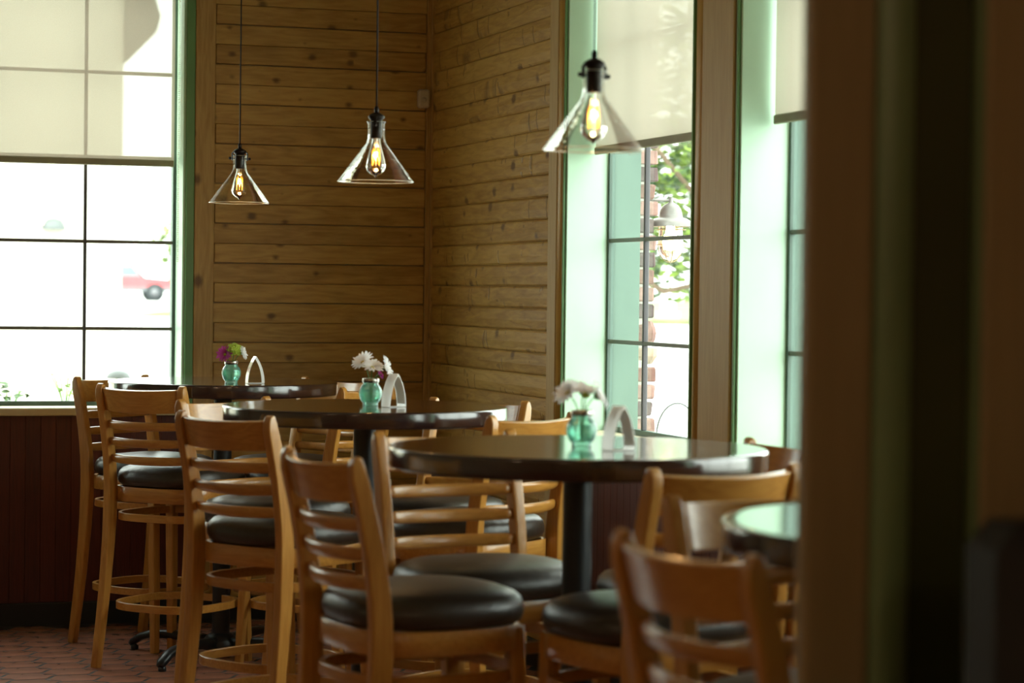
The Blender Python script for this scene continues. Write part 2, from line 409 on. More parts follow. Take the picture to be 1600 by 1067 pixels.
# pine boards, wall A (back): x from -1.007 to -0.03
BP = .0886; zt = 2.745
k = 0; z = zt + BP * 6
while z > .1:
    alt = k % 2 == 0
    x0, x1 = (-1.004, -.034) if alt else (-1.008, -.030)
    yf = -.003 if alt else 0.002
    zz0 = max(.1, z - BP + (.0036 if alt else .001))
    if z <= ZC: MB().cbox(x0, x1, yf, .0185, zz0, z - .0007, .0018).build('board', 'pine_x', wallA)
    # wall B boards, y from -0.03 to -1.672
    yy1, yy0 = (-.036, -1.669) if alt else (-.032, -1.673)
    if z <= ZC:
        # cupped face, a little uneven along its length
        b = MB(); nseg = 14; rnd = [random.uniform(-.0022, .0022) for _ in range(nseg + 1)]
        zs = [(z - BP + .0010, .004), (z - BP + .008, -.001), (z - BP * .55, -.006), (z - .008, -.003), (z - .0008, .002)]
        vs = []
        for s_ in range(nseg + 1):
            yv = yy0 + (yy1 - yy0) * s_ / nseg
            vs += [(.0185, yv, zs[0][0])] + [(xx + rnd[s_] * .6 + (-.002 if alt else .0), yv, z_) for z_, xx in zs] + [(.0185, yv, zs[-1][0])]
        fs = []
        for s_ in range(nseg):
            for q in range(6): fs.append((s_ * 7 + q, s_ * 7 + q + 1, (s_ + 1) * 7 + q + 1, (s_ + 1) * 7 + q))
        fs += [tuple(range(6, -1, -1)), tuple(nseg * 7 + q for q in range(7))]
        b.add(vs, fs); b.v = [(a_, c_, max(d_, .1)) for a_, c_, d_ in b.v]; b.build('board', 'pine_y', wallB)
    z -= BP; k += 1
# corner strips and casings
MB().cbox(-.030, 0.0, -.012, .018, .1, ZC, .003).build('corner_strip', 'pine_z', wallA)
MB().cbox(-.012, .018, -.034, -.013, .1, ZC, .003).build('corner_strip', 'pine_z', wallB)
MB().cbox(-1.0985, -1.009, -.016, .018, .1, ZC, .003).build('casing', 'pine_z', wallA)
MB().cbox(-.014, .018, -1.776, -1.675, .1, ZC, .003).build('casing', 'casing_wood', wallB)
def bead(y0, y1):
    m = MB(); n = 8; yc, r = (y0 + y1) / 2, (y1 - y0) / 2
    pts = [(-math.sin(PI * i / n) * .020, yc - r * math.cos(PI * i / n)) for i in range(n + 1)] + [(.018, y1), (.018, y0)]
    m.extr([(a, b) for a, b in pts][::-1], SILL - .03, ZC); m.sm = [True] * len(m.sm); return m
bead(-1.842, -1.778).build('casing_bead', 'bead_wood', wallB)
bead(-3.220, -3.150).build('casing_bead', 'bead_wood', wallB)
MB().cbox(-.020, .018, -3.480, -3.222, SILL - .03, ZC, .004).build('pier_board', 'casing_wood', wallB)
MB().cbox(-.020, .018, -5.155, -4.825, SILL - .03, ZC, .004).build('pier_board', 'casing_wood', wallB)
MB().cbox(-.020, .018, -7.53, -6.505, SILL - .03, ZC, .004).build('pier_board', 'casing_wood', wallB)
# mahogany wainscot boards
x = -1.102; 
while x > -4.6:
    MB().cbox(x - .066, x - .0004, 0.0, .018, .098, SILL - .032, .0014).build('wainscot_board', 'mahogany', wallA); x -= .066
MB().box(XW, x, 0, .018, .098, ZC).build('plaster', 'cream_wall', wallA)
MB().box(-3.1, -2.49, 0, .018, SILL - .032, ZC).build('plaster', 'cream_wall', wallA)
y = -1.778
while y > -7.5:
    MB().cbox(0.0, .018, y - .066, y - .0004, .098, SILL - .032, .0014).build('wainscot_board', 'mahogany', wallB); y -= .066
MB().box(0, .018, YW, y, .098, ZC).build('plaster', 'cream_wall', wallB)
struct('baseboard_back', 'black_base', MB().cbox(XW, -.002, -.014, .018, -.012, .098, .004), 'black rubber baseboard along the back wall')
struct('baseboard_right', 'black_base', MB().cbox(-.014, .018, YW, -.015, -.012, .098, .004), 'black rubber baseboard along the right wall')

# ------------------------------------------------------------------ windows
MZ = [1.295, 1.683, 2.060, 2.437, 2.80]
def window(name, label, a, b, axis, cuts, glass_at=.175):
    """axis 'x': wall A (opening a..b in x, depth +y); axis 'y': wall B (depth +x)"""
    e = empty(name, (0, 0, 0), 0, label, None, None, 'structure')
    def bx(u0, u1, d0, d1, z0, z1, c=.002):
        return MB().cbox(u0, u1, d0, d1, z0, z1, c) if axis == 'x' else MB().cbox(d0, d1, u0, u1, z0, z1, c)
    t = .012
    # inner and outer reveals
    for u0, u1 in ((a, a + t), (b - t, b)):
        bx(u0, u1, -.004, glass_at, SILL, HEAD).build('jamb', 'mint_paint', e)
        bx(u0, u1, glass_at + .0005, TH + .01, SILL, HEAD).build('outer_jamb', 'shaded_teal', e)
    bx(a, b, -.004, TH + .01, HEAD - t, HEAD).build('head', 'mint_paint', e)
    for u0, u1 in ((a - .037, a - .0), (b + .0, b + .037)):
        if axis == 'x': bx(u0, u1, -.016, .017, SILL - .03, ZC, .002).build('edge_trim', 'green_paint', e)
        else: bx(u0 if u1 <= a else b, u1 if u0 < a - .001 and False else (u0 + .012 if u0 >= b else a), -.014, .017, SILL - .03, ZC, .002).build('edge_trim', 'green_paint', e) if u0 >= b else bx(a - .012, a, -.014, .017, SILL - .03, ZC, .002).build('edge_trim', 'green_paint', e)
    bx(a - .02, b + .02, -.03, glass_at + .01, SILL - .034, SILL + .001, .004).build('sill', 'cream_sill', e)
    bx(a + t, b - t, glass_at + .012, TH + .02, SILL - .05, SILL - .02, .003).build('outer_sill', 'cream_sill', e)
    # sash frame
    fw = .014
    fr = MB()
    for u0, u1, z0, z1 in ((a + t, a + t + fw, SILL, HEAD - t), (b - t - fw, b - t, SILL, HEAD - t), (a + t + fw, b - t - fw, SILL, SILL + .022), (a + t + fw, b - t - fw, HEAD - t - .03, HEAD - t)):
        q = bx(u0, u1, glass_at - .012, glass_at + .012, z0, z1); fr.add(q.v, q.f)
    fr.build('sash_frame', 'shaded_teal', e)
    us = [a + t + fw] + cuts + [b - t - fw]; zs = [SILL + .022] + MZ + [HEAD - t - .03]
    for u in cuts: bx(u - .007, u + .007, glass_at - .010, glass_at + .010, zs[0], zs[-1]).build('muntin', 'muntin_bar', e)
    for z_ in MZ:
        bx(us[0], us[-1], glass_at - .0095, glass_at + .0095, z_ - .0075, z_ + .0075).build('muntin', 'muntin', e)
    for i in range(len(us) - 1):
        for j in range(len(zs) - 1):
            u0 = us[i] + (.007 if i else 0); u1 = us[i + 1] - (.007 if i < len(us) - 2 else 0)
            z0 = zs[j] + (.0075 if j else 0); z1 = zs[j + 1] - (.0075 if j < len(zs) - 2 else 0)
            # single glazing surface: one thin sheet
            m = MB()
            if axis == 'x': m.add([(u0, glass_at, z0), (u1, glass_at, z0), (u1, glass_at, z1), (u0, glass_at, z1)], [(0, 1, 2, 3)])
            else: m.add([(glass_at, u1, z0), (glass_at, u0, z0), (glass_at, u0, z1), (glass_at, u1, z1)], [(0, 1, 2, 3)])
            m.build('pane', 'pane_glass', e)
    # sky portal: helps the renderer find the daylight through this opening
    ld = bpy.data.lights.new('daylight_portal', 'AREA'); ld.shape = 'RECTANGLE'; ld.size = b - a; ld.size_y = HEAD - SILL; ld.cycles.is_portal = True
    lo = bpy.data.objects.new('daylight_portal', ld); COL.objects.link(lo); zc = (HEAD + SILL) / 2
    if axis == 'x': lo.location = ((a + b) / 2, TH + .03, zc); lo.rotation_euler = (-PI / 2, 0, 0)
    else: lo.location = (TH + .03, (a + b) / 2, zc); lo.rotation_euler = (PI / 2, 0, PI / 2)
    return e
window('window_1', 'tall gridded window of the back wall with green trim', *WA[0], 'x', [-1.978, -1.554])
window('added_window_2', 'unseen gridded window added further left along the back wall for daylight', *WA[1], 'x', [-4.0, -3.56])  # out of view, added to bring more daylight from the left
window('added_window_6', 'unseen leftmost gridded window added to the back wall for daylight', *WA[2], 'x', [-5.95, -5.5])  # unseen too, added to brighten the right wall and the stools
window('window_3', 'tall green-framed window beside the pine boards of the right wall', *WB[0], 'y', [-2.705, -2.25])
window('window_4', 'second green-framed window of the right wall beyond the tan pier', *WB[1], 'y', [-4.4, -3.96])
window('window_5', 'third window of the right wall behind the foreground post', *WB[2], 'y', [-6.07, -5.63])

def blind(a, b, axis, zb, label, d=.105, chain=None):
    e = empty('roller_blind', ((a + b) / 2, d, zb) if axis == 'x' else (d, (a + b) / 2, zb), 0, label, 'blind', 'roller blinds half drawn over the windows')
    L = (b - a) / 2
    def bx(u0, u1, d0, d1, z0, z1, c=.002): return MB().cbox(u0, u1, d0, d1, z0, z1, c) if axis == 'x' else MB().cbox(d0, d1, u0, u1, z0, z1, c)
    zt_ = HEAD - zb - .06
    MB().add([(-L, 0, .028), (L, 0, .028), (L, 0, zt_), (-L, 0, zt_)] if axis == 'x' else [(0, L, .028), (0, -L, .028), (0, -L, zt_), (0, L, zt_)], [(0, 1, 2, 3)]).build('fabric', 'blind_fabric' if axis == 'x' else 'blind_fabric_dense', e)
    bx(-L, L, -.007, .007, 0, .03, .004).build('bottom_bar', 'blind_bar', e)
    r = MB()
    if axis == 'x': r.lathe([(0, -L), (.028, -L), (.028, L), (0, L)], 16); r.xf(Matrix.Translation((0, 0, HEAD - zb - .045)) @ Matrix.Rotation(PI / 2, 4, 'Y'))
    else: r.lathe([(0, -L), (.028, -L), (.028, L), (0, L)], 16); r.xf(Matrix.Translation((0, 0, HEAD - zb - .045)) @ Matrix.Rotation(PI / 2, 4, 'X'))
    r.build('roller', 'blind_bar', e)
    if chain is not None:
        c = MB()
        z = -1.0 + .3
        zc = -.42
        while zc < HEAD - zb - .05:
            for dd in (-.012, .012):
                p = (chain - (a + b) / 2, dd - .03, zc) if axis == 'x' else (dd - .03, chain - (a + b) / 2, zc)
                c.lathe([(0, -.003), (.003, 0), (0, .003)], 5, p)
            zc += .0085
        q = c.build('bead_chain', 'cream_sill', e); q['kind'] = 'stuff'
    return e
blind(-2.46, -1.170, 'x', 2.020, 'cream roller blind drawn half down the back wall window', chain=-1.156)
blind(-3.105, -1.885, 'y', 2.012, 'cream roller blind behind the nearest pendant lamp, beside the pine wall')
blind(-4.78, -3.53, 'y', 2.025, 'cream roller blind right of the tan pier')
blind(-6.46, -5.20, 'y', 2.025, 'cream roller blind of the third right-hand window')

# brick edge of the outer wall beside window_3 (seen through the panes)
z = .80; n = 0
while z < 2.95:
    hgt = .0665; tone = ['brick_red', 'brick_brown', 'brick_pink', 'brick_brown', 'brick_pink'][n % 5]
    odd = 1.24 < z < 1.30; odd2 = 1.18 < z <= 1.24; hgt = .105 if odd else .076 if odd2 else hgt
    ext = random.uniform(.062, .078)
    if odd or odd2:
        m = MB(); hh = hgt - .012
        m.lathe([(0, -hh / 2), (.8, -hh / 2), (.95, -hh / 4), (1.0, .0), (.93, hh / 4), (.75, hh / 2), (0, hh / 2)] if odd else [(0, -hh / 2), (.7, -hh / 2), (1.0, 0), (1.0, hh / 2.3), (.9, hh / 2), (0, hh / 2)], 12, (0, 0, 0), 3.0, .062 if odd else .068, .07, False)
        m.build('brick', 'brick_red' if odd else 'stone_tan', wallB, (TH + .040, -1.79, z + hgt / 2))
    else:
        m = MB().cbox(TH + .002, TH + .012 + ext, -1.856, -1.66, z + .004, z + hgt - .006, .006)
        m.v = [(a_ + random.uniform(-.003, .003), b_, c_ + random.uniform(-.002, .002)) for a_, b_, c_ in m.v]
        m.build('brick', tone, wallB)
    z += hgt; n += 1
MB().box(TH, TH + .055, -1.848, -1.5, .4, 3.2).build('mortar', 'mortar', wallB)

# motion sensor in the corner
e = empty('motion_sensor', (-.052, -.022, 2.315), 0, 'small cream motion sensor box high in the pine corner', 'sensor')
MB().cbox(-.026, .026, -.03, .014, 0, .085, .008).build('housing', 'sensor_white', e)
MB().lathe([(0, 0), (.010, .002), (.012, .008), (0, .01)], 12).xf(Matrix.Translation((-.004, -.03, .035)) @ Matrix.Rotation(PI / 2, 4, 'X')).build('sensor_lens', 'sensor_white', e)

# added fill lamps, unseen: warm light for the surfaces facing the camera
for x, y in ((-4.6, -11.6), (-2.2, -12.0), (-5.6, -8.2)):
    e = empty('fill_lamp', (x, y, 2.75), 0, 'added warm fill globe, unseen behind the viewpoint', 'lamp', 'added fill globes out of view')
    MB().lathe([(0, .16), (.03, .16), (.03, ZC - 2.75), (0, ZC - 2.75)], 12).build('stem', 'bronze', e)
    e['label'] = {-4.6: 'added warm fill globe behind the viewpoint, middle of three', -2.2: 'added warm fill globe behind the viewpoint, nearest the right wall', -5.6: 'added warm fill globe near the left wall, out of view'}[x]
    MB().lathe([(.06, .16), (.16, .10), (.20, 0), (.16, -.10), (0, -.16)], 24).build('globe', 'fill_glow', e)
# ------------------------------------------------------------------ foreground partition and booth
yp = -7.65
pt = empty('wall_partition', (0, 0, 0), 0, 'blurred brown post with green trim standing close on the right', None, None, 'structure')
MB().cbox(-1.728, -1.632, yp, yp + .03, 0, ZC, .006).build('post', 'post_wood', pt)
m = MB(); n = 10
pts = [(-1.632 + .028 - .028 * math.cos(PI * i / n), yp + .004 - .016 * math.sin(PI * i / n)) for i in range(n + 1)] + [(-1.576, yp + .03), (-1.632, yp + .03)]
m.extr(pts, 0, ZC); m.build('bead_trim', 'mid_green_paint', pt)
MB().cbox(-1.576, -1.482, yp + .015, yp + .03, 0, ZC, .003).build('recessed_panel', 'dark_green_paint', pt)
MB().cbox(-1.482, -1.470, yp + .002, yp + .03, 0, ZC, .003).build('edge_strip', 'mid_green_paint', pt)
MB().cbox(-1.470, -.021, yp - .002, yp + .03, 0, ZC, .004).build('wall_panel', 'post_wood', pt)
bn_ = empty('booth_bench', (-.98, -8.2, 0), 0, 'dark upholstered booth back low in the right foreground corner', 'bench')
MB().cbox(-.69, .70, .13, .26, .42, 1.22, .03).build('backrest', 'black_base', bn_)
MB().cbox(-.69, .70, -.30, .13, .36, .48, .03).build('seat', 'vinyl', bn_)
MB().cbox(-.68, .69, -.27, .26, 0, .36, .01).build('base', 'mahogany', bn_)

# ------------------------------------------------------------------ bar tables
def arc(cx, cy, r, a0, a1, n): return [(cx + r * math.cos(a0 + (a1 - a0) * i / n), cy + r * math.sin(a0 + (a1 - a0) * i / n)) for i in range(n + 1)]
def make_table():
    e = empty('bar_table')
    R = .457; t = .052; b = .007; T = 1.11
    pr = [(0, T - t), (R - .012, T - t)] + [(R - b + b * math.sin(a), T - t + b - b * math.cos(a)) for a in (PI * k / 8 for k in range(5))] + \
         [(R - b + b * math.cos(a), T - b + b * math.sin(a)) for a in (PI * k / 8 for k in range(5))] + [(R - .02, T), (0, T)]
    MB().lathe(pr, 96).build('tabletop', 'table_wood', e)
    MB().lathe([(0, T - t - .022), (.05, T - t - .022), (.082, T - t - .008), (.085, T - t), (0, T - t)], 24).build('mounting_plate', 'iron', e)
    MB().lathe([(.0355, .055), (.0355, T - t - .02)], 28).build('column', 'iron', e)
    MB().lathe([(0, .035), (.075, .035), (.078, .06), (.06, .085), (.040, .10), (0, .10)], 28).build('hub', 'iron', e)
    for k in range(4):
        m = MB(); P = []; Sx = []
        for i in range(9):
            u = i / 8; r = .05 + .37 * u; zc = .062 + .012 * math.sin(PI * u) - (.028 * max(0, (u - .75) / .25) ** 2); P.append((r, 0, zc)); Sx.append((.056 - .014 * u, .045 - .016 * u))
        P.append((.432, 0, .022)); Sx.append((.03, .02))
        m.sweep(P, Sx, (0, 1, 0), n=12, ex=3)
        a = m.build('base_arm', 'iron', e); a.rotation_euler = (0, 0, PI / 4 + k * PI / 2 + .02)
        MB().lathe([(0, 0), (.014, 0), (.016, .004), (.016, .016), (.008, .022), (.008, .04), (0, .04)], 12, (.415, 0, 0)).build('levelling_foot', 'iron', a)
    return e
TB = [((-1.11, -5.08), 'round dark glossy bar table in the right middle, nearest whole one, with blurred daisy vase'),
      ((-1.115, -3.08), 'middle round dark bar table of the row, white daisies and card on it'),
      ((-1.175, -1.08), 'farthest round dark bar table, by the back wall window'),
      ((-1.075, -7.02), 'round dark bar table cut off by the foreground post')]
tab0 = make_table()
for i, ((x, y), lab) in enumerate(TB):
    t = tab0 if i == 0 else copy_tree(tab0)
    t.location = (x, y, 0); tag(t, lab, 'table', 'round bar tables in a row')

# ------------------------------------------------------------------ ladder-back bar stools
def post_y(z):
    K = [(0, -.272), (.25, -.232), (.5, -.205), (.68, -.196), (.8, -.203), (.95, -.230), (1.105, -.272)]
    for (z0, y0), (z1, y1) in zip(K, K[1:]):
        if z <= z1:
            t = (z - z0) / (z1 - z0); return y0 + (y1 - y0) * t
    return K[-1][1]
def smooth_y(z): return (post_y(max(0, z - .06)) + 2 * post_y(z) + post_y(min(1.105, z + .06))) / 4 if 0 < z < 1.05 else post_y(z)
def make_stool():
    e = empty('bar_stool')
    HW = .195
    for s in (-1, 1):
        zs = [0, .1, .2, .3, .4, .5, .58, .66, .72, .78, .84, .9, .96, 1.02, 1.06, 1.085, 1.098, 1.105]
        dep = [.034, .037, .040, .043, .046, .050, .053, .054, .053, .051, .049, .047, .045, .043, .040, .034, .024, .010]
        P = []; Q = []
        for z, d in zip(zs, dep):
            off = (.040 - d) / 2 if z > 1.05 else 0     # round the upper rear corner
            P.append((s * (HW + .006 * max(0, 1 - z / .6)), smooth_y(z) + off * .9, z)); Q.append((.031 if z < 1.09 else .028, d))
        MB().sweep(P, Q, (1, 0, 0), n=16, ex=5).build('back_post', 'chair_wood', e)
    def bowed(z, h, th, bow, dip=0, ex=4, name='slat'):
        lean = Vector((0, -.27, 1)) if z > .88 else Vector((0, -.13, 1)); P = []; Q = []
        for i in range(17):
            u = -1 + i / 8; xx = u * (HW - .008); P.append((xx, smooth_y(z) + .006 - bow * (1 - u * u), z - dip * (1 - u * u)))
            Q.append((h * (1 - (.25 * abs(u) ** 8 if ex < 4 else 0)), th))
        return MB().sweep(P, Q, lean, n=16, ex=ex).build(name, 'chair_wood_across', e)
    bowed(1.048, .090, .018, .048, .006, 8, 'crest_rail')
    for z in (.950, .883, .816): bowed(z, .034, .019, .046, .004, 2.6, 'slat')
    prof = [(0, .705), (.90, .705), (.97, .712), (1.0, .728), (1.0, .744), (.975, .762), (.92, .775), (.8, .785), (.5, .793), (0, .796)]
    MB().lathe(prof, 48, (0, 0, 0), 2.7, .232, .222).build('seat_cushion', 'vinyl', e)
    MB().lathe([(.90, .648), (1.0, .648), (1.0, .704), (.90, .704), (.90, .648)], 56, (0, -.008, 0), 3.6, .216, .208).build('seat_apron', 'chair_wood_across', e)
    for s in (-1, 1):
        MB().sweep([(s * .188, .196, 0), (s * .180, .184, .25), (s * .170, .166, .5), (s * .166, .160, .70)],
                   [(.029, .029), (.035, .035), (.038, .038), (.039, .039)], (1, 0, 0), n=12, ex=6).build('front_leg', 'chair_wood', e)
    for z, yb, nm in ((.588, -.008, 'upper_ring'), (.240, -.018, 'footrest_ring')):
        P = []
        for i in range(48):
            t = 2 * PI * i / 48; ca, sa = math.cos(t), math.sin(t); kk = (abs(ca) ** 3.0 + abs(sa) ** 3.0) ** (-1 / 3.0)
            P.append((ca * kk * .205, sa * kk * .212 + yb, z))
        MB().sweep(P, (.030, .016), (0, 0, 1), True, 10, 5).build(nm, 'chair_wood_across', e)
    for ch in e.children:
        if ch.name.split('.')[0] != 'seat_cushion': crisp(ch)
    return e
ST = [  # x, y, yaw, label
 (-1.371, -.646, -145, 'leftmost bar stool, its back post in front of the back window'),
 (-1.360, -1.191, -47, 'second bar stool from the left, back to us, standing clear on the tiles'),
 (-1.416, -3.302, -59, 'third bar stool from the left, back to us, in front of the middle table'),
 (-1.495, -5.070, -80, 'large bar stool in the centre foreground with its black seat showing whole'),
 (-1.420, -7.099, -82, 'nearest bar stool, very blurred, before the post at the lower right'),
 (-1.312, -2.684, -149, 'bar stool left of the middle table, pale glare on its crest rail'),
 (-1.191, -4.630, -171, 'bar stool left of the nearest whole table, white glare on its slats'),
 (-1.158, -6.606, -171, 'bar stool with a glaring white crest rail touching the cut-off table'),
 (-.847, -3.332, 32, 'golden lit bar stool right of the middle table, by the pine wall'),
 (-1.056, -5.432, 15, 'golden lit bar stool in front of the right side of the nearest whole table'),
 (-.872, -1.29, 46, 'golden bar stool right of the farthest table, behind the daisy vase'),
 (-.786, -2.749, 127, 'bar stool behind the right rim of the middle table, post against the pine wall'),
 (-.84, -.81, 119, 'farthest bar stool, in the shadowed corner behind the farthest table'),
 (-.759, -4.959, 94, 'dark bar stool at the far right of the nearest whole table, below the second window')]
st0 = make_stool()
for i, (x, y, a, lab) in enumerate(ST):
    c = st0 if i == 0 else copy_tree(st0)
    c.location = (x, y, 0); c.rotation_euler = (0, 0, math.radians(a)); tag(c, lab, 'stool', 'ladder-back bar stools around the tables')

# ------------------------------------------------------------------ pendant lamps
def make_pendant():
    e = empty('pendant_lamp')     # origin at the rim of the shade
    t = .0025
    out = [(.121, 0), (.119, .004), (.0315, .122), (.0275, .135), (.0265, .150), (.0265, .182), (.030, .189)]
    inn = [(r - t, z) for r, z in out[::-1]]
    sh = MB().lathe(out, 64).build('glass_shade', 'shade_glass', e)
    MB().tube([(.121 * math.cos(PI * i / 32), .121 * math.sin(PI * i / 32), 0) for i in range(64)], .0016, 8, True).build('rim', 'rim_glass', sh)
    MB().tube([(.030 * math.cos(PI * i / 16), .030 * math.sin(PI * i / 16), .189) for i in range(32)], .0014, 8, True).build('neck_rim', 'rim_glass', sh)
    MB().lathe([(0, .137), (.0175, .137), (.0185, .145), (.0185, .196), (.024, .199), (.026, .204), (.026, .208), (.020, .213), (.012, .218), (0, .218)], 28).build('socket', 'bronze', e)
    MB().lathe([(0, .216), (.007, .217), (.0075, .232), (.005, .238), (0, .240)], 14).build('cord_grip', 'bronze', e)
    MB().tube([(0, 0, .236), (0, 0, ZC - 1.825)], .0028, 8).build('cord', 'bronze', e)
    MB().lathe([(0, ZC - 1.825 - .02), (.05, ZC - 1.825 - .018), (.06, ZC - 1.825), (0, ZC - 1.825)], 24).build('ceiling_cup', 'bronze', e)
    for s in (-1, 1):
        b = MB().sweep([(s * .020, 0, .204), (s * .031, 0, .203), (s * .0345, 0, .197), (s * .0345, 0, .170)], (.010, .003), (0, 1, 0), n=8, ex=5).build('clamp_arm', 'bronze', e)
        k = MB(); k.lathe([(0, -.012), (.002, -.012), (.002, .006), (.005, .007), (.006, .011), (.004, .014), (0, .014)], 12)
        k.xf(Matrix.Translation((s * .0345, 0, .178)) @ Matrix.Rotation(s * PI / 2, 4, 'Y')); k.build('thumb_screw', 'bronze', b)
    g = MB().lathe([(.013, .137), (.0135, .125), (.018, .108), (.026, .080), (.0315, .058), (.0318, .048), (.028, .035), (.018, .025), (.007, .020), (.003, .014), (0, .013)], 32).build('bulb', 'bulb_glass', e)
    f = MB(); pts = []
    n = 12
    for i in range(n):
        a = 2 * PI * i / n; hi = i % 2
        pts.append((.0125 * math.cos(a), .0125 * math.sin(a), .106 if hi else .052))
    f.tube(pts, .0011, 6, True); f.build('filament', 'filament', g)
    MB().lathe([(.004, .137), (.003, .120), (.0018, .108), (.0018, .050), (0, .048)], 10).build('glass_stem', 'bulb_glass', g)
    return e
pd0 = make_pendant()
for i, (x, y, rz, lab) in enumerate([(-1.086, -5.093, .35, 'nearest clear glass cone pendant lamp, slightly blurred, before the green window'),
                                     (-1.111, -3.167, 1.2, 'middle clear glass cone pendant lamp hanging before the pine boards'),
                                     (-1.113, -1.059, .3, 'farthest and smallest glass cone pendant lamp, by the back window')]):
    c = pd0 if i == 0 else copy_tree(pd0)
    c.location = (x, y, 1.825); c.rotation_euler = (0, 0, rz); tag(c, lab, 'lamp', 'glass cone pendant lamps over the tables')
    ld = bpy.data.lights.new('bulb_light', 'POINT'); ld.energy = 1.2; ld.color = (1, .55, .2); ld.shadow_soft_size = .012
    lo = bpy.data.objects.new('bulb_light', ld); COL.objects.link(lo); lo.location = (x, y, 1.825 + .075)

# ------------------------------------------------------------------ jar vases, flowers, table cards
def make_jar():
    e = empty('jar_vase'); m = MB(); n = 60
    prof = [(0, 0), (.024, 0), (.026, .003), (.0235, .007), (.031, .016), (.0365, .030), (.038, .040), (.0365, .052), (.031, .063), (.0255, .069), (.0245, .074), (.0245, .085)]
    m.lathe(prof, n)
    m.v = [(p[0] * (1 + .012 * math.cos(20 * math.atan2(p[1], p[0]))), p[1] * (1 + .012 * math.cos(20 * math.atan2(p[1], p[0]))), p[2]) for p in m.v]
    m.build('jar', 'jar_glass', e)
    MB().lathe([(0, .008), (.029, .017), (.0345, .030), (.0355, .040), (.033, .052), (0, .052)], 28).build('water', 'jar_water', e)
    MB().lathe([(.0262, .074), (.0275, .075), (.0275, .086), (.0262, .088), (.0225, .088), (.0225, .086), (.0262, .074)], 30).build('lid_ring', 'steel', e)
    return e
jr0 = make_jar()
VP = [(-1.106, -5.094), (-1.102, -3.100), (-1.193, -1.325)]
JL = ['blurred mint glass jar vase on the nearest whole bar table', 'mint glass jar vase on the middle bar table, full of white daisies', 'mint glass jar vase on the farthest bar table, purple and green flowers in it']
for i, (x, y) in enumerate(VP):
    j = jr0 if i == 0 else copy_tree(jr0); j.location = (x, y, 1.1105); tag(j, JL[i], 'vase', 'mint jar vases on the tables')
def flower(name, label, cat, base, head, face, r, mat, layers=2, npet=15, eye=True, grp=None):
    """stem rises from inside the jar; head at 'head', facing 'face'"""
    e = empty(name, base, 0, label, cat, grp)
    H = Vector(head) - Vector(base); f = Vector(face).normalized(); P = []
    p0 = Vector((0, 0, .012)); c1 = Vector((H.x * .15, H.y * .15, H.z * .7)); c2 = H - f * .03
    for i in range(11):
        t = i / 10; P.append(p0 * (1 - t) ** 3 + c1 * 3 * t * (1 - t) ** 2 + c2 * 3 * t * t * (1 - t) + H * t ** 3)
    MB().tube(P, .0016, 6).build('stem', 'stem', e)
    q = f.to_track_quat('Z', 'Y').to_matrix().to_4x4(); X = Matrix.Translation(H) @ q
    m = MB()
    for L in range(layers):
        for k in range(npet):
            a = 2 * PI * (k + .5 * L) / npet + random.uniform(-.08, .08); l = r * (1 - .16 * L) * random.uniform(.9, 1.05); wd = l * .125; up = (.28 + .3 * L) * l
            rows = []
            for t, ww, hh in ((.12, .5, .0), (.45, 1.0, .55), (.8, .95, .8), (1.0, .25, 1.0 - .45 * random.random())):
                rr = l * t; zz = up * hh
                for sgn in (-1, 0, 1): rows.append((rr, sgn * wd * ww, zz - (.0015 if sgn == 0 else 0)))
            mm = Matrix.Rotation(a, 4, 'Z'); vs = [mm @ Vector(v) for v in rows]; fs = []
            for i in range(3):
                for s_ in range(2): fs.append((i * 3 + s_, i * 3 + s_ + 1, (i + 1) * 3 + s_ + 1, (i + 1) * 3 + s_))
            m.add(vs, fs, True)
    m.xf(X); m.build('petals', mat, e)
    if eye: MB().lathe([(0, -.004), (r * .2, -.002), (r * .18, .002), (r * .1, .004), (0, .005)], 14).xf(X).build('flower_centre', 'flower_eye', e)
    MB().lathe([(0, -.010), (r * .18, -.006), (r * .26, 0)], 12).xf(X).build('calyx', 'stem', e)
    return e
def mum(label, base, head, r, mat='petal_green', grp=None):
    e = empty('chrysanthemum', base, 0, label, 'flower', grp); H = Vector(head) - Vector(base)
    MB().tube([(0, 0, .012), (H.x * .2, H.y * .2, H.z * .5), H], .0017, 6).build('stem', 'stem', e)
    m = MB()
    for k in range(110):
        zz = 1 - 1.5 * (k + .5) / 110; ph = k * 2.39996; rr = math.sqrt(max(0, 1 - zz * zz)); d = Vector((rr * math.cos(ph), rr * math.sin(ph), zz))
        c = H + d * r * random.uniform(.72, 1.0); u = d.orthogonal().normalized(); v = d.cross(u); s_ = r * .22
        m.add([c - u * s_ - d * .002, c - v * s_ - d * .002, c + u * s_ - d * .002, c + v * s_ - d * .002, c + d * s_ * .5], [(0, 1, 4), (1, 2, 4), (2, 3, 4), (3, 0, 4)])
    m.build('petals', mat, e); return e
Rv = R0; Fv = F0
def off(b, r_, f_, z_): return Vector((b[0], b[1], 1.1105)) + Rv * r_ + Fv * f_ + U0 * z_
def base(b): return (b[0], b[1], 1.1125)
G1, G2, G3 = 'flowers in the nearest jar', 'flowers in the middle jar', 'flowers in the farthest jar'
b = VP[1]
flower('daisy', 'white daisy leaning left out of the middle jar', 'flower', base(b), off(b, -.026, .01, .138), (-.6, -.35, .7), .041, 'petal_white', grp=G2)
flower('daisy', 'white daisy drooping over the lid of the middle jar', 'flower', base(b), off(b, .006, -.026, .122), (0, -.45, .85), .042, 'petal_white', grp=G2)
flower('daisy', 'white daisy facing right beside the table card of the middle table', 'flower', base(b), off(b, .046, -.005, .122), (.85, -.4, .3), .041, 'petal_white', grp=G2)
flower('aster', 'small purple flower tucked low in the middle jar', 'flower', base(b), off(b, .030, -.012, .100), (.6, -.5, .4), .016, 'petal_purple', grp=G2)
b = VP[2]
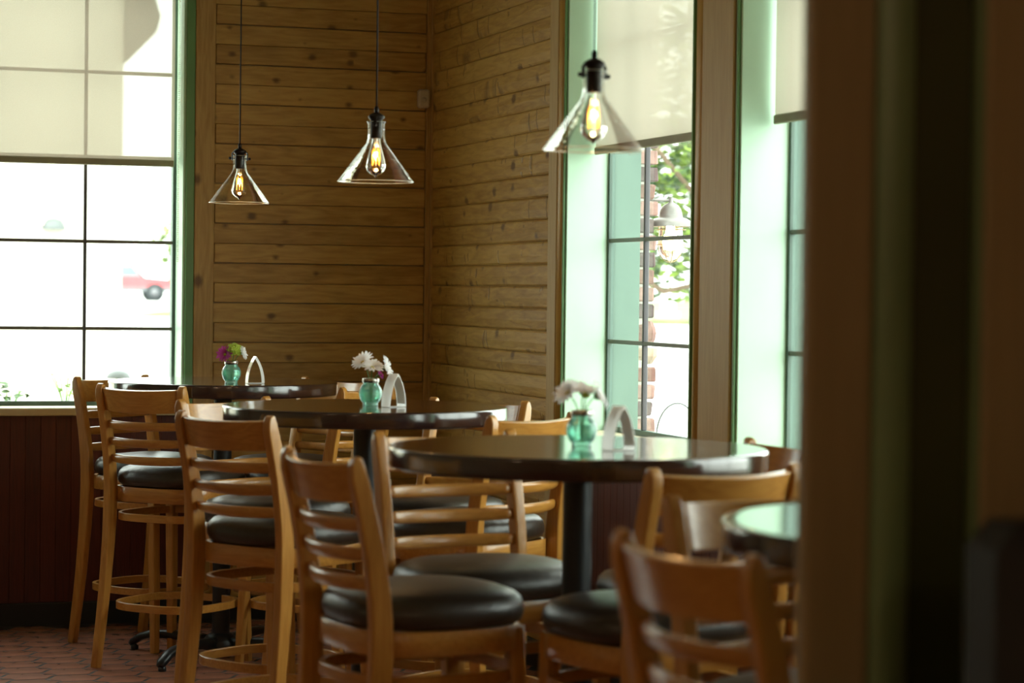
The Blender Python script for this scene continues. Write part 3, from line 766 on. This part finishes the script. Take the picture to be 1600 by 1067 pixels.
flower('aster', 'purple aster at the left of the farthest jar', 'flower', base(b), off(b, -.024, -.01, .112), (-.6, -.7, .4), .036, 'petal_purple', grp=G3)
mum('lime green bloom in the farthest jar', base(b), off(b, .010, 0, .126), .033, grp=G3)
flower('daisy', 'white daisy at the right of the farthest jar', 'flower', base(b), off(b, .042, .0, .118), (.8, -.5, .3), .030, 'petal_white', grp=G3)
b = VP[0]
flower('daisy', 'blurred white daisy at the left of the nearest jar', 'flower', base(b), off(b, -.034, .0, .128), (-.7, -.3, .6), .040, 'petal_white', grp=G1)
flower('daisy', 'blurred white daisy upright in the centre of the nearest jar', 'flower', base(b), off(b, .002, .02, .130), (.05, -.3, .9), .040, 'petal_white', grp=G1)
flower('daisy', 'blurred white daisy drooping right from the nearest jar', 'flower', base(b), off(b, .036, .0, .122), (.8, -.3, .4), .040, 'petal_white', grp=G1)
mum('small lime bud between the blurred daisies of the nearest jar', base(b), off(b, .008, -.006, .122), .010, grp=G1)

def make_card(clear=False):
    e = empty('table_card')
    def side(s, th, n=12):
        P = []
        for i in range(n + 1):
            t = i / n; z = .105 * t; xx = math.sqrt(.1836 ** 2 - z * z) - .1506; P.append((s * max(xx, 0.0), 0, z + .0008))
        return P
    wd = .044
    for s in (-1, 1):
        P = side(s, 0); n = len(P)
        def sheet(P, w_): return MB().add([(p[0], -w_ / 2, p[2]) for p in P] + [(p[0], w_ / 2, p[2]) for p in P], [(i, i + 1, i + 1 + len(P), i + len(P)) for i in range(len(P) - 1)], True)
        o = sheet(P, wd).build('panel', 'acrylic' if (clear and s < 0) else 'card_white', e)
        MB().tube([(p[0], -wd / 2, p[2]) for p in P], .0007, 5).build('panel_edge', 'card_white', o)
        if not clear and s > 0: sheet([(p[0] + .0012, p[1], p[2]) for p in P[1:-1]], wd * .9).build('printed_insert', 'card_print', o)
    MB().cbox(-.032, .032, -wd / 2, wd / 2, 0, .0022, .0004).build('card_base', 'card_white', e)
    return e
for (x, y, rz, clear, lab) in [(-1.066, -5.237, -.18 + .5, False, 'blurred white arched table card on the nearest whole bar table'),
                               (-1.049, -3.186, -.3 + .75, False, 'white arched table card with brown print beside the middle daisies'),
                               (-1.099, -1.325, .05, True, 'slim clear and white arched card holder on the farthest table')]:
    c = make_card(clear); c.location = (x, y, 1.1105); c.rotation_euler = (0, 0, rz); tag(c, lab, 'card', 'arched table cards')

# ------------------------------------------------------------------ outdoors
def gz(d):        # the ground rises gently away from the building
    return -.25 if d < 6 else (-.25 + (d - 6) * .0225 if d < 48 else .695 + (d - 48) * .003)
g = MB(); rows = [.36, 3, 6, 15, 30, 48, 100, 135, 220]
def ground_ring(m, rs):
    # L-shaped strips outside both windowed walls
    for r0, r1 in zip(rs, rs[1:]):
        z0, z1 = gz(r0), gz(r1)
        m.add([(-150, r0, z0), (r0, r0, z0), (r1, r1, z1), (-150, r1, z1)], [(0, 1, 2, 3)])
        m.add([(r0, r0, z0), (r0, -150, z0), (r1, -150, z1), (r1, r1, z1)], [(0, 1, 2, 3)])
ground_ring(g, rows); tag(g.build('ground', 'asphalt'), 'pale sunlit car park outside the windows', None, None, 'structure')
g = MB(); DV = Vector((.3766, .929, 0)); PV = Vector((.929, -.3766, 0)); C0 = Vector((CAM.x, CAM.y, 0))
def dp(D, side, z): q = C0 + DV * D + PV * side; return (q.x, q.y, z)
g.add([dp(62, -14, .2), dp(62, 30, .2), dp(62, 30, .80), dp(62, -14, .80), dp(88, -14, 1.22), dp(88, 30, 1.22), dp(88, 30, .3), dp(88, -14, .3)], [(0, 1, 2, 3), (3, 2, 5, 4), (4, 5, 6, 7)]); tag(g.build('lawn', 'grass'), 'strip of sunlit lawn beyond the road, seen through the right window', None, None, 'structure')
# neighbouring building (seen through the blind)
bd = empty('building', (-1.89, 20.3, -.2), 0, 'pale stucco building with a tan upper wall across the car park', 'building')
MB().box(-22, 2.0, 0, 9, 0, 3.9).build('wall', 'stucco', bd)
MB().box(2.0, 3.62, -.25, 9, 0, 5.6).build('corner_pillar', 'stucco', bd)
MB().box(-22, 1.99, -.18, 0, 3.92, 5.6).build('fascia', 'stucco_tan', bd)
MB().box(-22, 1.99, -.21, -.02, 3.78, 3.90).build('red_band', 'red_trim', bd)
MB().add([(3.62, -.5, 4.55), (3.62, -.5, 6.6), (4.05, -.5, 5.15), (4.0, -.5, 4.95), (3.62, 9, 4.55), (3.62, 9, 6.6), (4.05, 9, 5.15), (4.0, 9, 4.95)],
         [(0, 3, 2, 1), (4, 5, 6, 7), (1, 2, 6, 5), (2, 3, 7, 6), (3, 0, 4, 7), (0, 1, 5, 4)]).build('eave', 'roof', bd)
MB().box(-22, 3.62, 0, 9, 5.6, 5.8).build('roof_slab', 'roof', bd)
wl = empty('wall_light', (.85, 19.96, 2.20), 0, 'grey domed light on the pale building outside the back window', 'lamp')
MB().lathe([(.15, 0), (.15, .02), (.135, .08), (.09, .13), (.03, .15), (0, .15)], 24).build('dome', 'dome_grey', wl)
MB().box(-.015, .015, .02, .16, .10, .13).build('bracket', 'galvanised', wl)
# red pickup truck
tk = empty('pickup_truck', (13.95, 99.8, gz(99.2)), math.radians(-4), 'distant red pickup truck parked beyond the back window', 'truck')
def prof_y(pts, y0, y1):
    n = len(pts); return MB().add([(a, y0, b) for a, b in pts] + [(a, y1, b) for a, b in pts], [tuple(range(n)), tuple(range(2 * n - 1, n - 1, -1))] + [(i + n, (i + 1) % n + n, (i + 1) % n, i) for i in range(n)])
prof_y([(-2.6, .45), (2.6, .45), (2.75, .7), (2.7, 1.0), (1.3, 1.12), (.75, 1.7), (-.6, 1.72), (-.8, 1.1), (-2.6, 1.08)], -.9, .9).build('body', 'truck_red', tk)
prof_y([(.55, 1.15), (1.12, 1.15), (.70, 1.62), (-.5, 1.63), (-.62, 1.15)], -.91, .91).build('side_window', 'truck_glass', tk)
MB().box(-2.62, 2.76, -.93, .93, .45, .68).build('sill_band', 'truck_silver', tk)
for xx in (-1.75, 1.75):
    for yy in (-.93, .75):
        w_ = MB().lathe([(0, 0), (.42, 0), (.44, .03), (.44, .19), (.42, .22), (0, .22)], 24); w_.xf(Matrix.Translation((xx, yy + .2, .40)) @ Matrix.Rotation(PI / 2, 4, 'X')); q = w_.build('wheel', 'tyre', tk)
        h_ = MB().lathe([(0, 0), (.2, 0), (.2, .24), (0, .25)], 16); h_.xf(Matrix.Translation((xx, yy + .21, .40)) @ Matrix.Rotation(PI / 2, 4, 'X')); h_.build('hub_cap', 'truck_silver', q)
# trees
def leaves(n, cen, rad, size, keep=None):
    m = MB()
    for i in range(n):
        while True:
            p = Vector((random.uniform(-1, 1), random.uniform(-1, 1), random.uniform(-1, 1)))
            if p.length < 1 and (keep is None or keep(p)): break
        p = Vector((cen[0] + p.x * rad[0], cen[1] + p.y * rad[1], cen[2] + p.z * rad[2]))
        s_ = size * random.uniform(.6, 1.3); a = Matrix.Rotation(random.uniform(0, 2 * PI), 3, 'Z') @ Matrix.Rotation(random.uniform(-.9, .9), 3, 'X') @ Matrix.Rotation(random.uniform(-.6, .6), 3, 'Y')
        vs = [(-.5, 0, 0), (-.15, -.24, .04), (.25, -.18, .03), (.55, 0, -.06), (.25, .18, .03), (-.15, .24, .04)]
        m.add([p + a @ Vector(v) * s_ for v in vs], [(0, 1, 4, 5), (1, 2, 3, 4)])
    return m
t1 = empty('tree', (5.3, 8.6, 0), 0, 'leafy green tree filling the right window above the road', 'tree')
MB().tube([(.6, .6, -.3), (.5, .6, 1.2), (.3, .4, 2.4), (0, 0, 4.2)], .11, 10).build('trunk', 'bark', t1)
for pts in ([(.4, .6, 1.75), (-.2, .1, 1.60), (-.8, -.3, 1.50), (-1.3, -.5, 1.72)], [(.4, .5, 2.0), (-.5, -.3, 2.3), (-1.1, -.6, 2.8)], [(.3, .4, 2.4), (1, -.2, 3.0), (1.6, -.4, 3.4)]):
    MB().tube(pts, .022, 6).build('branch', 'bark', t1)
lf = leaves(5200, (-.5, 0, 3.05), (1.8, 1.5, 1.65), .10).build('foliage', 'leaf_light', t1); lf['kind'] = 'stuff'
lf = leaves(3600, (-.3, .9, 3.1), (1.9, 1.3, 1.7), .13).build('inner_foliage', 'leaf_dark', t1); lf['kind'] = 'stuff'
t1b = empty('slim_tree', (4.3, 18.5, 0), 0, 'sparse young tree with thin leaves outside the back window', 'tree')
MB().tube([(.5, 0, -.25), (.45, 0, 2), (.35, 0, 5)], .03, 8).build('trunk', 'bark', t1b)
lf = leaves(230, (.1, 0, 3.4), (.75, .6, 1.7), .13).build('foliage', 'leaf_light', t1b); lf['kind'] = 'stuff'
t2 = empty('shrub', (9.6, 55, 0), 0, 'pale distant shrub beyond the car park, left of the slim tree leaves', 'shrub')
lf = leaves(900, (0, 0, 2.6), (1.6, 1.2, 1.2), .28).build('foliage', 'leaf_light', t2); lf['kind'] = 'stuff'
MB().tube([(0, 0, .2), (0, 0, 2.4)], .07, 8).build('trunk', 'bark', t2)
t3 = empty('white_pole', (21.4, 49.9, .65), 0, 'white pole on the lawn seen under the tree', 'pole')
MB().lathe([(.22, .2), (.2, .25), (.16, 1.6), (0, 1.62)], 16).build('shaft', 'white_pole', t3)
MB().lathe([(.32, .15), (.32, .32), (0, .34)], 16).build('footing', 'kerb', t3)
# row of trees far off, closing the view above the lawn
for k_, (D_, sd_, lb) in enumerate(((98, 0, 'straight ahead, hidden mostly by the near leaves'), (100, 13, 'first to the right of the view'), (99, -13, 'leftmost of the row'), (103, 26, 'rightmost of the row'))):
    q = dp(D_, sd_, gz(60)); tt = empty('background_tree', q, 0, 'far tree closing the view beyond the lawn, ' + lb, 'tree', 'far trees beyond the lawn')
    MB().tube([(0, 0, 0), (0, 0, 4)], .25, 8).build('trunk', 'bark', tt)
    lf = leaves(700, (0, 0, 4.3), (5, 4, 3.9), .9).build('foliage', 'leaf_light' if k_ % 2 else 'leaf_dark', tt); lf['kind'] = 'stuff'

# caged bulkhead lamp on the brick
cl = empty('caged_wall_lamp', (.470, -1.76, 1.60), 0, 'galvanised caged barn lamp glowing outside the right window', 'lamp')
MB().lathe([(.092, .146), (.092, .152), (.084, .166), (.066, .177), (.047, .183), (.045, .198), (.040, .216), (.029, .231), (.012, .240), (.009, .244), (.009, .262), (0, .262)], 40).build('shade', 'galvanised', cl)
MB().tube([(-.115, 0, .250), (.0, 0, .250)], .0055, 10).build('arm', 'galvanised', cl)
MB().lathe([(.045, .172), (.048, .12), (.050, .08), (.044, .045), (.026, .020), (0, .012)], 28).build('glass_globe', 'bulb_glass', cl)
MB().lathe([(.016, .165), (.018, .13), (.030, .100), (.032, .08), (.024, .058), (0, .05)], 20).build('bulb', 'bulb_glow', cl)
def circ(r, z, n=32): return [(r * math.cos(2 * PI * i / n), r * math.sin(2 * PI * i / n), z) for i in range(n)]
for z in (.135, .105, .075): MB().tube(circ(.060, z), .0016, 6, True).build('cage_ring', 'wire_brass', cl)
for k_ in range(6):
    a = PI * k_ / 6 + .3; P = []
    if k_ < 3:
        for i in range(21):
            t = i / 20
            if t < .25: q = (-.060, .155 - .09 * t / .25)
            elif t > .75: q = (.060, .065 + .09 * (t - .75) / .25)
            else: an = PI * (t - .25) / .5; q = (-.060 * math.cos(an), .065 - .060 * math.sin(an))
            P.append((q[0] * math.cos(a), q[0] * math.sin(a), q[1]))
        MB().sweep(P, (.0032, .0032), (-math.sin(a), math.cos(a), 0), n=6, ex=2).build('cage_wire', 'wire_brass', cl)
# planters outside the windows
def plant(name, loc, n, rad, size, mat, label, hoop=False, red=False):
    e = empty(name, loc, 0, label, 'plant')
    MB().lathe([(0, 0), (.11, 0), (.14, .22), (.15, .22), (.15, .25), (.125, .25), (.12, .23), (0, .23)], 20).build('pot', 'planter', e)
    for k_ in range(7):
        a = k_ * 2.4; MB().tube([(0, 0, .2), (rad * .3 * math.cos(a), rad * .3 * math.sin(a), .3), (rad * .7 * math.cos(a), rad * .7 * math.sin(a), .3 + rad * .8)], .003, 5).build('stalk', 'stem', e)
    l = leaves(n, (0, 0, .30 + rad * .5), (rad, rad, rad * .7), size).build('foliage', mat, e); l['kind'] = 'stuff'
    if hoop:
        P = [(-.095, 0, .1)] + [(.095 * math.cos(PI - PI * i / 16), 0, .46 + .14 * math.sin(PI * i / 16)) for i in range(17)] + [(.095, 0, .1)]
        MB().tube(P, .0035, 8).build('wire_hoop', 'hook_grey', e)
    if red:
        l = leaves(22, (0, 0, .36), (.09, .06, .04), .035).build('blossom', 'flower_red', e); l['kind'] = 'stuff'
    return e
pl = plant('potted_plant', (.83, -.98, .41), 34, .10, .045, 'leaf_dark', 'potted plant with a grey wire hoop outside the right window', True, True)
pl = plant('potted_plant', (-1.68, 2.25, .52), 70, .13, .05, 'leaf_dark', 'dark leafy pot plant outside the lower left panes')
pl = plant('potted_plant', (-1.37, 2.16, .62), 22, .10, .035, 'leaf_light', 'wispy pot plant outside the window, just right of the leftmost upright bar')
bo = empty('bollard_light', (-1.103, 2.07, -.25), 0, 'small grey domed bollard light just outside the back window', 'lamp')
MB().lathe([(.016, 0), (.016, 1.25), (0, 1.25)], 12).build('stem', 'hook_grey', bo)
MB().lathe([(.062, 1.250), (.062, 1.256), (.052, 1.275), (.03, 1.288), (0, 1.292)], 24).build('dome', 'dome_grey', bo)
for pp in [(.83, -.98, .41), (-1.68, 2.25, .52), (-1.37, 2.16, .62)]:
    st_ = empty('plant_stand', (pp[0], pp[1], -.25), 0, {.83: 'stand of the hooped pot outside the right window', -1.68: 'stand of the dark pot plant outside the left panes', -1.37: 'stand of the wispy pot plant outside the back window'}[pp[0]], 'stand')
    H_ = pp[2] + .25
    MB().lathe([(0, H_ - .02), (.14, H_ - .02), (.14, H_), (0, H_)], 16).build('top_plate', 'planter', st_)
    for k_ in range(3):
        a = 2.1 * k_; MB().tube([(.15 * math.cos(a), .15 * math.sin(a), 0), (.1 * math.cos(a), .1 * math.sin(a), H_ - .02)], .008, 6).build('leg', 'planter', st_)
